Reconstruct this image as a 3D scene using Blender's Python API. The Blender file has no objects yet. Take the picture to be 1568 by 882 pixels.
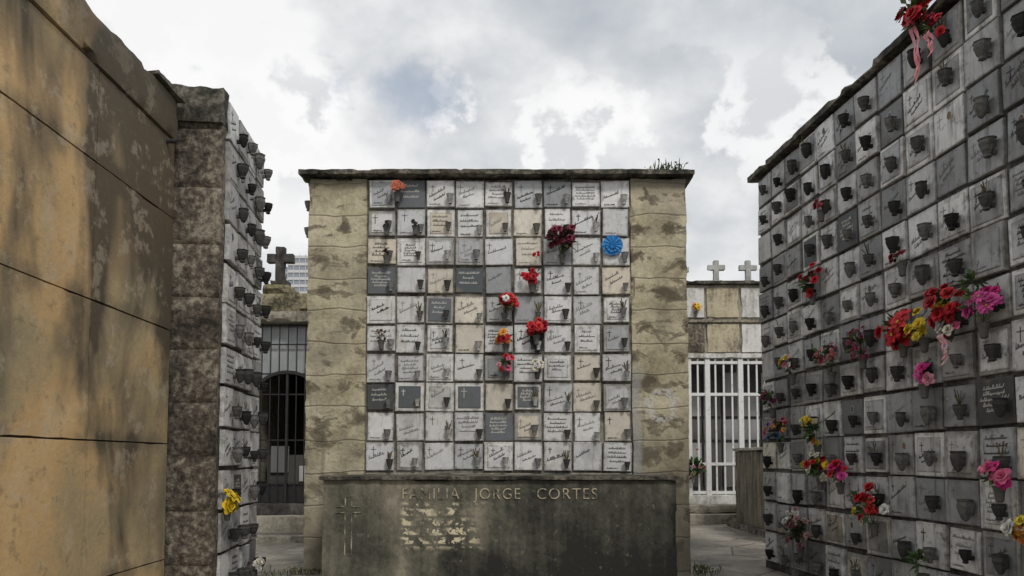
import bpy, math, random
from mathutils import Vector, Matrix, noise
R = random.Random(7)
sc = bpy.context.scene
sc.view_settings.view_transform = 'Standard'
try: sc.view_settings.look = 'None'
except Exception: pass
sc.view_settings.exposure = 0

# ---------------------------------------------------------------- node helper
class G:
    cap = 4
    def __init__(s, name, rough=0.85, spec=0.3):
        s.mat = bpy.data.materials.new(name); s.mat.use_nodes = True
        s.nt = s.mat.node_tree; s.nt.nodes.clear()
        s.out = s.nt.nodes.new('ShaderNodeOutputMaterial')
        s.b = s.nt.nodes.new('ShaderNodeBsdfPrincipled')
        s.nt.links.new(s.b.outputs[0], s.out.inputs[0])
        s.b.inputs['Roughness'].default_value = rough
        s.b.inputs['Specular IOR Level'].default_value = spec
        tc = s.nt.nodes.new('ShaderNodeTexCoord'); s.obj = tc.outputs['Object']; s.uv = tc.outputs['UV']
    def setin(s, sock, v):
        if isinstance(v, bpy.types.NodeSocket): s.nt.links.new(v, sock)
        elif v is not None:
            if sock.type == 'RGBA' and len(v) == 3: v = (*v, 1)
            sock.default_value = v
    def math(s, op, a, b=None, c=None, clamp=False):
        n = s.nt.nodes.new('ShaderNodeMath'); n.operation = op; n.use_clamp = clamp
        s.setin(n.inputs[0], a); s.setin(n.inputs[1], b)
        if c is not None: s.setin(n.inputs[2], c)
        return n.outputs[0]
    def map(s, scale=(1, 1, 1), loc=(0, 0, 0), vec=None):
        n = s.nt.nodes.new('ShaderNodeMapping'); s.setin(n.inputs[0], vec or s.obj)
        n.inputs['Scale'].default_value = scale; n.inputs['Location'].default_value = loc
        return n.outputs[0]
    def noise(s, scale, detail=5, rough=0.6, vec=None, dist=0.0):
        n = s.nt.nodes.new('ShaderNodeTexNoise'); s.setin(n.inputs['Vector'], vec or s.obj)
        n.inputs['Scale'].default_value = scale; n.inputs['Detail'].default_value = min(detail, s.cap)
        n.inputs['Roughness'].default_value = rough; n.inputs['Distortion'].default_value = dist
        return n.outputs[0]
    def xyz(s, vec=None):
        n = s.nt.nodes.new('ShaderNodeSeparateXYZ'); s.setin(n.inputs[0], vec or s.obj); return n.outputs
    def step(s, fac, lo, hi, a=0.0, b=1.0):
        n = s.nt.nodes.new('ShaderNodeMapRange'); n.interpolation_type = 'SMOOTHSTEP'
        s.setin(n.inputs[0], fac); n.inputs[1].default_value = lo; n.inputs[2].default_value = hi
        n.inputs[3].default_value = a; n.inputs[4].default_value = b
        return n.outputs[0]
    def ramp(s, fac, stops):
        n = s.nt.nodes.new('ShaderNodeValToRGB'); s.setin(n.inputs[0], fac); e = n.color_ramp.elements
        while len(e) < len(stops): e.new(0.5)
        for i, (p, c) in enumerate(stops):
            e[i].position = p; e[i].color = (*c, 1)
        return n.outputs[0]
    def mix(s, fac, a, b, mode='MIX'):
        n = s.nt.nodes.new('ShaderNodeMix'); n.data_type = 'RGBA'; n.blend_type = mode
        s.setin(n.inputs[0], fac); s.setin(n.inputs[6], a); s.setin(n.inputs[7], b)
        return n.outputs[2]
    def attr(s):
        n = s.nt.nodes.new('ShaderNodeAttribute'); n.attribute_name = 'Col'; return n.outputs['Color']
    def bump(s, h, strength=0.4, dist=0.02):
        n = s.nt.nodes.new('ShaderNodeBump'); n.inputs['Strength'].default_value = strength
        n.inputs['Distance'].default_value = dist; s.setin(n.inputs['Height'], h)
        s.nt.links.new(n.outputs[0], s.b.inputs['Normal'])
    def base(s, c): s.setin(s.b.inputs['Base Color'], c)

def stone(name, light, mid, dark, sc1=1.2, streak=0.5, speck=0.3, rough=0.9, bump=0.5, lo=0.35, hi=0.65, moss=None):
    g = G(name, rough)
    n1 = g.noise(sc1, 5, 0.65, dist=0.4)
    n2 = g.noise(14, 4, 0.7)
    st = g.noise(1.0, 3, 0.6, vec=g.map((9, 9, 0.8)))
    f = g.math('ADD', g.math('MULTIPLY', n1, 1 - streak * 0.5), g.math('MULTIPLY', st, streak * 0.5))
    f = g.math('ADD', f, g.math('MULTIPLY', g.math('SUBTRACT', n2, 0.5), speck))
    c = g.ramp(f, [(lo, dark), ((lo + hi) / 2, mid), (hi, light)])
    if moss:
        c = g.mix(g.step(g.noise(2.3, 4, 0.7, vec=g.map(loc=(3, 7, 1))), 0.55, 0.68, 0, 0.7), c, moss)
    fine = g.noise(60, 2, 0.6)
    c = g.mix(g.step(fine, 0.62, 0.72, 0, 0.45), c, tuple(x * 0.35 for x in dark))
    g.base(c)
    g.bump(g.math('ADD', g.math('MULTIPLY', n2, 0.7), g.math('MULTIPLY', fine, 0.7)), bump, 0.015)
    return g.mat

# ---------------------------------------------------------------- mesh helper
def link(o, parent=None):
    sc.collection.objects.link(o)
    if parent: o.parent = parent
    return o
def empty(name, loc=(0, 0, 0), rz=0):
    o = bpy.data.objects.new(name, None); o.location = loc; o.rotation_euler = (0, 0, math.radians(rz)); o.empty_display_size = 0.2
    return link(o)
class MB:
    def __init__(s): s.v = []; s.f = []; s.c = []; s.uv = []
    def face(s, pts, col=(1, 1, 1), uv=None):
        i = len(s.v); s.v += [tuple(p) for p in pts]; s.f.append(tuple(range(i, i + len(pts))))
        s.c.append(col); s.uv.append(uv or [(0.5, 0.5)] * len(pts))
    def box(s, a, b, col=(1, 1, 1)):
        x0, y0, z0 = a; x1, y1, z1 = b
        p = [(x0, y0, z0), (x1, y0, z0), (x1, y1, z0), (x0, y1, z0), (x0, y0, z1), (x1, y0, z1), (x1, y1, z1), (x0, y1, z1)]
        for q in ((0, 3, 2, 1), (4, 5, 6, 7), (0, 1, 5, 4), (1, 2, 6, 5), (2, 3, 7, 6), (3, 0, 4, 7)):
            s.face([p[k] for k in q], col)
    def lathe(s, prof, c, n=10, col=(1, 1, 1), flute=0.0, axis=None, sc=1.0):
        rings = []
        for (r, z) in prof:
            ring = []
            for k in range(n):
                a = 2 * math.pi * k / n; rr = r * (1 + (flute if k % 2 else -flute))
                q = Vector((rr * math.cos(a), rr * math.sin(a), z)) * sc
                if axis is not None: q = axis @ q
                ring.append((c[0] + q[0], c[1] + q[1], c[2] + q[2]))
            rings.append(ring)
        for i in range(len(rings) - 1):
            for k in range(n):
                k2 = (k + 1) % n
                s.face([rings[i][k], rings[i][k2], rings[i + 1][k2], rings[i + 1][k]], col)
        s.face(rings[-1], tuple(x * 0.2 for x in col))  # mouth closed by a cap, coloured darker to stand for the shaded hollow
    def build(s, name, mat, parent=None, smooth=False):
        me = bpy.data.meshes.new(name); me.from_pydata(s.v, [], s.f)
        ca = me.color_attributes.new('Col', 'FLOAT_COLOR', 'CORNER')
        ul = me.uv_layers.new(name='UVMap')
        cd = []; ud = []
        for c, uv in zip(s.c, s.uv):
            for k in range(len(uv)):
                cd += [c[0], c[1], c[2], 1]; ud += list(uv[k])
        ca.data.foreach_set('color', cd); ul.data.foreach_set('uv', ud)
        me.materials.append(mat)
        if smooth:
            me.polygons.foreach_set('use_smooth', [True] * len(me.polygons))
        me.update()
        return link(bpy.data.objects.new(name, me), parent)

def rough_box(name, a, b, mat, parent=None, res=0.08, amp=0.006, freq=2.5, edge=0.012, warp=None):
    vs = {}; vl = []; fl = []
    a = Vector(a); b = Vector(b); n = [max(1, int(round((b[i] - a[i]) / res))) for i in range(3)]
    n = [min(k, 160) for k in n]
    seed = Vector((R.random() * 50, R.random() * 50, R.random() * 50))
    def vid(i, j, k):
        key = (i, j, k)
        if key in vs: return vs[key]
        p = Vector((a[0] + (b[0] - a[0]) * i / n[0], a[1] + (b[1] - a[1]) * j / n[1], a[2] + (b[2] - a[2]) * k / n[2]))
        q = p + noise.noise_vector(p * freq + seed) * amp + noise.noise_vector(p * freq * 5 + seed) * amp * 0.5
        ex = [(-1 if t == 0 else (1 if t == n[m] else 0)) for m, t in enumerate(key)]
        if sum(abs(e) for e in ex) >= 2:
            w = edge * (0.3 + 1.4 * max(0, noise.noise(p * 7 + seed)) + (2.0 if noise.noise(p * 3 + seed) > 0.35 else 0))
            q -= Vector(ex) * w
        if warp: q += warp(p, ex)
        vs[key] = len(vl); vl.append(q); return vs[key]
    for m in range(3):
        u, v = (m + 1) % 3, (m + 2) % 3
        for side in (0, n[m]):
            for i in range(n[u]):
                for j in range(n[v]):
                    q = []
                    for (di, dj) in ((0, 0), (1, 0), (1, 1), (0, 1)):
                        key = [0, 0, 0]; key[m] = side; key[u] = i + di; key[v] = j + dj
                        q.append(vid(*key))
                    if side == 0: q.reverse()
                    fl.append(q)
    me = bpy.data.meshes.new(name); me.from_pydata(vl, [], fl); me.materials.append(mat)
    me.polygons.foreach_set('use_smooth', [True] * len(me.polygons))
    me.set_sharp_from_angle(angle=math.radians(38)); me.update()
    return link(bpy.data.objects.new(name, me), parent)

# ---------------------------------------------------------------- materials
def plate_mat(name, grime):
    g = G(name, 0.55, 0.35)
    col = g.attr()
    vein = g.noise(7, 4, 0.7, dist=1.5)
    c = g.mix(g.step(vein, 0.35, 0.65, 0, 0.5), col, g.mix(1.0, col, (0.76, 0.76, 0.76), 'MULTIPLY'))
    ux = g.xyz(g.uv)
    ex = g.math('ABSOLUTE', g.math('SUBTRACT', ux[0], 0.5)); ez = g.math('ABSOLUTE', g.math('SUBTRACT', ux[1], 0.5))
    em = g.math('MAXIMUM', ex, ez)
    dn = g.noise(11, 4, 0.7)
    em = g.math('ADD', em, g.math('MULTIPLY', g.math('SUBTRACT', dn, 0.5), 0.45))
    c = g.mix(g.step(em, 0.41, 0.58, 0, 0.65), c, (0.12, 0.105, 0.085))
    stn = g.noise(1.0, 4, 0.65, vec=g.map((16, 16, 1.6)))
    c = g.mix(g.step(stn, 0.56 - grime * .06, 0.75, 0, 0.4 + grime * .4), c, (0.09, 0.083, 0.072))
    big = g.noise(1.1, 4, 0.65)
    c = g.mix(g.step(big, 0.52 - grime * .04, 0.68, 0, 0.3 + grime * .45), c, (0.10, 0.096, 0.088))
    c = g.mix(g.step(g.noise(3.0, 3, 0.6, vec=g.map(loc=(5, 2, 9))), 0.6, 0.75, 0, 0.35), c, (0.38, 0.29, 0.17))
    c = g.mix(g.step(dn, 0.58, 0.70, 0, 0.2 + grime * .5), c, (0.08, 0.076, 0.07))
    g.base(c); g.bump(dn, 0.25, 0.01)
    return g.mat
M_PLATE = plate_mat('niche_plate_marble', 0.0)
M_PLATE_G = plate_mat('grimy_plate_marble', 0.85)
g = G('inscription_paint', 0.8); g.base(g.attr()); M_INK = g.mat
g = G('weathered_vase', 0.8, 0.2)
c = g.mix(g.step(g.noise(30, 3), 0.4, 0.7, 0, 0.6), g.attr(), (0.03, 0.028, 0.025)); g.base(c); M_VASE = g.mat
g = G('petals_and_leaves', 0.6, 0.3)
c = g.mix(g.step(g.noise(40, 2), 0.35, 0.7, 0, 0.25), g.attr(), (0.03, 0.02, 0.02)); g.base(c)
M_PETAL = g.mat
M_JOINT = stone('niche_grid_cement', (0.32, 0.30, 0.26), (0.15, 0.14, 0.12), (0.03, 0.028, 0.024), 2.0, 0.6, 0.5)  # cement colour darkened to paint in the shade of deep gaps between plates
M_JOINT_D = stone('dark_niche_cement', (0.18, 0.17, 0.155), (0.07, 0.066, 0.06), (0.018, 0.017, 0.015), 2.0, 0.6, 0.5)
M_DARK = stone('blackened_stone', (0.32, 0.285, 0.22), (0.12, 0.10, 0.078), (0.033, 0.028, 0.022), 0.9, 0.3, 0.8, bump=0.9)
M_ROOF = stone('mouldy_roof_slab', (0.22, 0.20, 0.16), (0.08, 0.072, 0.056), (0.02, 0.019, 0.016), 3.0, 0.2, 0.6, bump=0.9)
M_CONC = stone('old_concrete', (0.44, 0.40, 0.33), (0.29, 0.265, 0.21), (0.12, 0.105, 0.08), 1.5, 0.5, 0.5)
M_PLASTER = stone('stained_plaster', (0.58, 0.50, 0.36), (0.46, 0.40, 0.28), (0.16, 0.13, 0.10), 1.5, 0.6, 0.4)
M_WHITEW = stone('whitewashed_wall', (0.76, 0.75, 0.72), (0.62, 0.61, 0.58), (0.24, 0.22, 0.19), 1.2, 0.7, 0.3)

# khaki pillars
g = G('khaki_plaster_blocks', 0.92, 0.2)
n1 = g.noise(1.6, 4, 0.62, dist=0.5); n2 = g.noise(18, 4, 0.7)
c = g.ramp(g.math('ADD', n1, g.math('MULTIPLY', g.math('SUBTRACT', n2, .5), .45)),
           [(0.3, (0.27, 0.23, 0.155)), (0.5, (0.49, 0.435, 0.30)), (0.7, (0.68, 0.61, 0.45))])
X = g.xyz()
zz = g.math('ADD', X[2], g.math('MULTIPLY', g.math('SUBTRACT', g.noise(1.2, 2), 0.5), 0.20))
fr = g.math('FRACT', g.math('DIVIDE', zz, 0.44))
bandw = g.math('SUBTRACT', 1.0, g.math('MULTIPLY', g.math('ABSOLUTE', g.math('SUBTRACT', fr, 0.62)), 3.0))
hs = g.noise(1.0, 4, 0.68, vec=g.map((2.4, 2.4, 3.6), (4, 1, 2)), dist=0.5)
st = g.math('ADD', hs, g.math('MULTIPLY', bandw, 0.09))
c = g.mix(g.step(st, 0.555, 0.61, 0, 0.72), c, (0.145, 0.118, 0.08))
c = g.mix(g.step(st, 0.62, 0.68, 0, 0.6), c, (0.075, 0.06, 0.042))
c = g.mix(g.step(g.noise(1.0, 4, 0.6, vec=g.map((7, 7, 0.45), (3, 3, 0))), 0.56, 0.74, 0, 0.55), c, (0.14, 0.125, 0.10))
c = g.mix(g.step(g.noise(0.9, 4, 0.65, vec=g.map(loc=(2, 8, 3))), 0.48, 0.66, 0, 0.5), c, (0.23, 0.215, 0.175))
jl = g.step(g.math('MINIMUM', fr, g.math('SUBTRACT', 1.0, fr)), 0.0, 0.04, 1, 0)
c = g.mix(g.math('MULTIPLY', jl, g.step(n2, 0.35, 0.6, 0.0, 0.7)), c, (0.15, 0.125, 0.09))
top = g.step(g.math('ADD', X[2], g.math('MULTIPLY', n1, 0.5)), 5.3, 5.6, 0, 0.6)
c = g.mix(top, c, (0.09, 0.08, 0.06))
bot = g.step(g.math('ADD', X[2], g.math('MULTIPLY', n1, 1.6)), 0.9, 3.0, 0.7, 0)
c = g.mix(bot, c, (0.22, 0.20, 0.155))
wx = g.math('ADD', g.math('SUBTRACT', X[0], 4.0), g.math('MULTIPLY', g.math('SUBTRACT', g.noise(4, 4), .5), .32))
wz = g.math('ADD', g.math('SUBTRACT', X[2], 2.22), g.math('MULTIPLY', g.math('SUBTRACT', g.noise(4, 4, vec=g.map(loc=(9, 9, 9))), .5), .32))
rr = g.math('SQRT', g.math('ADD', g.math('MULTIPLY', wx, wx), g.math('MULTIPLY', wz, wz)))
ring = g.step(g.math('ABSOLUTE', g.math('SUBTRACT', rr, 0.18)), 0.02, 0.07, 1, 0)
c = g.mix(g.math('MULTIPLY', ring, g.step(n2, 0.42, 0.54, 0.05, 0.75)), c, (0.62, 0.62, 0.60))
sm = g.math('MULTIPLY', g.step(g.math('ADD', X[0], g.math('MULTIPLY', n1, 0.2)), 3.78, 3.86, 1, 0), g.step(X[0], 3.5, 3.6))
sm = g.math('MULTIPLY', sm, g.step(X[2], 2.5, 2.9, 1, 0))
c = g.mix(g.math('MULTIPLY', sm, 0.7), c, (0.38, 0.38, 0.37))
g.base(c); g.bump(g.math('ADD', n2, g.math('MULTIPLY', jl, -0.6)), 0.7, 0.02)
M_KHAKI = g.mat

# ochre slabs
g = G('ochre_stone_panels', 0.8, 0.25)
n1 = g.noise(0.5, 4, 0.5, dist=0.5, vec=g.map((1, 1, 0.8), (2.6, 0, 1.3)))
n2 = g.noise(20, 4, 0.7)
c = g.ramp(g.math('ADD', n1, g.math('MULTIPLY', g.math('SUBTRACT', n2, .5), .14)),
           [(0.36, (0.30, 0.25, 0.165)), (0.45, (0.45, 0.35, 0.20)), (0.53, (0.64, 0.42, 0.20)), (0.66, (0.74, 0.56, 0.32))])
X = g.xyz()
n3 = g.noise(0.9, 4, 0.52, vec=g.map((1.1, 1.1, 0.5), (1, 5, 0)), dist=0.5)
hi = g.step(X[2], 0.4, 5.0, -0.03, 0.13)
pz = g.math('FRACT', g.math('DIVIDE', g.math('SUBTRACT', X[2], 0.532), 1.12))
px = g.math('FRACT', g.math('DIVIDE', g.math('ADD', X[0], 14.2), 1.42))
# grime gathers along the joints and bleeds downwards from them
jd = g.math('MINIMUM', g.math('MINIMUM', px, g.math('SUBTRACT', 1.0, px)), g.math('MINIMUM', g.math('SUBTRACT', 1.0, pz), g.math('MULTIPLY', pz, 1.6)))
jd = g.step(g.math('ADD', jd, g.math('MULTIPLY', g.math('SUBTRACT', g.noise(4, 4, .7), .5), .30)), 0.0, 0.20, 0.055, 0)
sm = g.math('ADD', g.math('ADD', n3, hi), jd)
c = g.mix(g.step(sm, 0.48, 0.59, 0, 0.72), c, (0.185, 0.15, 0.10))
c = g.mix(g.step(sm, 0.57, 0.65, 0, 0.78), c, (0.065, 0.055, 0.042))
c = g.mix(g.step(g.noise(3.2, 4, 0.75, vec=g.map(loc=(4, 4, 4))), .54, .64, 0, .35), c, (0.58, 0.50, 0.37))
c = g.mix(g.step(g.noise(6, 4, 0.75, vec=g.map(loc=(1, 4, 8))), .54, .68, 0, .5), c, (0.19, 0.155, 0.105))
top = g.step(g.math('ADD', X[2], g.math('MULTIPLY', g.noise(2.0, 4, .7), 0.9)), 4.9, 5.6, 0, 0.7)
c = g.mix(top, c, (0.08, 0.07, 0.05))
g.base(c); g.bump(n2, 0.4, 0.012)
M_OCHRE = g.mat

# tomb
g = G('mouldy_tomb_cement', 0.7, 0.35)
X = g.xyz()
n1 = g.noise(1.1, 4, 0.62, dist=0.4); n2 = g.noise(16, 4, 0.7)
st = g.noise(1.0, 4, 0.6, vec=g.map((5, 5, 0.4)))
lft = g.step(X[0], -2.4, 1.2, 0.15, -0.07)
low = g.step(X[2], 0.0, 1.3, -0.09, 0.05)
f = g.math('ADD', g.math('ADD', g.math('MULTIPLY', n1, 0.6), g.math('MULTIPLY', st, 0.4)), g.math('ADD', lft, low))
f = g.math('ADD', f, g.math('MULTIPLY', g.math('SUBTRACT', n2, .5), .25))
c = g.ramp(f, [(0.38, (0.022, 0.022, 0.018)), (0.5, (0.075, 0.074, 0.056)), (0.62, (0.18, 0.165, 0.125)), (0.77, (0.38, 0.34, 0.26))])
fl = g.step(g.noise(14, 4, 0.65), 0.49, 0.52)
mx = g.math('MULTIPLY', g.step(X[0], -1.36, -1.28), g.step(g.math('ADD', X[0], n1), 0.05, 0.35, 1, 0))
mz = g.math('MULTIPLY', g.step(X[2], 0.40, 0.5), g.step(X[2], 0.96, 1.00, 1, 0))
zl = g.math('ADD', X[2], g.math('MULTIPLY', g.math('SUBTRACT', g.noise(2.5, 2, vec=g.map(loc=(8, 3, 3))), .5), 0.10))
ln = g.step(g.math('ABSOLUTE', g.math('SUBTRACT', g.math('FRACT', g.math('DIVIDE', zl, 0.118)), 0.5)), 0.26, 0.44, 1, 0.05)
fk = g.math('MULTIPLY', g.math('MULTIPLY', mx, mz), g.math('MULTIPLY', ln, fl))
fk = g.math('MULTIPLY', fk, g.step(g.noise(3.0, 3), 0.36, 0.5, 0.15, 1.0))
c = g.mix(fk, c, (0.72, 0.64, 0.45))
mo = g.step(g.noise(9, 4, 0.7, vec=g.map(loc=(6, 0, 2))), 0.62, 0.7, 0, 0.45)
c = g.mix(mo, c, (0.28, 0.26, 0.20))
g.base(c); g.bump(g.math('ADD', n2, g.math('MULTIPLY', fk, 0.6)), 0.5, 0.012)
M_TOMB = g.mat

# ground
g = G('wet_concrete_paving', 0.75, 0.4)
n1 = g.noise(0.55, 5, 0.65); n2 = g.noise(9, 5, 0.72)
c = g.ramp(g.math('ADD', n1, g.math('MULTIPLY', g.math('SUBTRACT', n2, .5), .5)),
           [(0.33, (0.10, 0.09, 0.075)), (0.5, (0.23, 0.205, 0.17)), (0.66, (0.38, 0.35, 0.30))])
n = g.nt.nodes.new('ShaderNodeTexVoronoi'); n.feature = 'DISTANCE_TO_EDGE'; n.inputs['Scale'].default_value = 0.9
g.setin(n.inputs['Vector'], g.mix(0.12, g.obj, g.nt.nodes.new('ShaderNodeTexNoise').outputs['Color']))
crack = g.step(n.outputs['Distance'], 0.0, 0.018, 0.8, 0)
c = g.mix(crack, c, (0.03, 0.027, 0.022))
g.base(c); g.bump(g.math('SUBTRACT', n2, crack), 0.6, 0.02)
g.setin(g.b.inputs['Roughness'], g.step(g.noise(0.8, 3), 0.45, 0.6, 0.35, 0.85))
M_GROUND = g.mat
g = G('black_iron', 0.5, 0.4); g.base(g.mix(g.step(g.noise(12), .5, .7, 0, .5), (0.018, 0.018, 0.02), (0.06, 0.035, 0.02))); M_IRON = g.mat
g = G('white_painted_metal', 0.5, 0.4); g.base(g.mix(g.step(g.noise(9, 6, .7), .52, .7, 0, .5), (0.72, 0.72, 0.70), (0.3, 0.27, 0.22))); M_WMETAL = g.mat
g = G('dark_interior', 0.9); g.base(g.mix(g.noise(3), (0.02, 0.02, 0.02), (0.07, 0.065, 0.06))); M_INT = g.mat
g = G('frosted_glass', 0.3, 0.5); g.base(g.mix(g.noise(2.5, 5), (0.16, 0.18, 0.18), (0.50, 0.51, 0.50))); M_GLASS = g.mat
g = G('weeds', 0.7); g.base(g.attr()); M_WEED = g.mat
g = G('tower_facade', 0.6); g.base(g.attr()); M_TOWER = g.mat

# ---------------------------------------------------------------- ground
mb = MB(); S = 1500
mb.face([(-S, -S, 0), (S, -S, 0), (S, S, 0), (-S, S, 0)])
mb.build('ground', M_GROUND)

# ---------------------------------------------------------------- niche faces
WHITE = [(0.82, 0.81, 0.79), (0.77, 0.77, 0.76), (0.82, 0.82, 0.80), (0.72, 0.72, 0.72)]
CREAM = [(0.80, 0.74, 0.63), (0.76, 0.70, 0.59), (0.74, 0.66, 0.54)]
GREY = [(0.46, 0.47, 0.48), (0.38, 0.39, 0.40), (0.53, 0.54, 0.55), (0.32, 0.33, 0.34)]
SLATE = [(0.11, 0.13, 0.14), (0.16, 0.175, 0.19), (0.08, 0.085, 0.09)]

def scribble(mb, P, x0, z0, length, h, ang, w, col):
    pts = []; lw = h * 0.75; n = max(2, int(length / lw)); ca, sa = math.cos(ang), math.sin(ang)
    for i in range(n):
        if i and R.random() < 0.08: pts.append(None)
        tall = i == 0 or R.random() < 0.25
        hh = h * (R.uniform(1.9, 2.6) if tall else R.uniform(0.75, 1.1)); dn = -h * 0.9 if R.random() < 0.1 else 0
        for k in range(6):
            th = 2 * math.pi * k / 6
            x = i * lw + lw * k / 6 + 0.3 * lw * math.sin(th) * (1.3 if tall else 1)
            z = hh * 0.5 * (1 - math.cos(th)) + (dn if k == 5 else 0)
            x += z * 0.45
            pts.append((x0 + x * ca - z * sa, z0 + x * sa + z * ca))
    for a, b in zip(pts, pts[1:]):
        if a is None or b is None: continue
        d = Vector((b[0] - a[0], b[1] - a[1])); L = d.length
        if L < 1e-6: continue
        q = Vector((-d.y, d.x)) / L * w * 0.5
        mb.face([P(a[0] - q.x, a[1] - q.y), P(b[0] - q.x, b[1] - q.y), P(b[0] + q.x, b[1] + q.y), P(a[0] + q.x, a[1] + q.y)], col)

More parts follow.
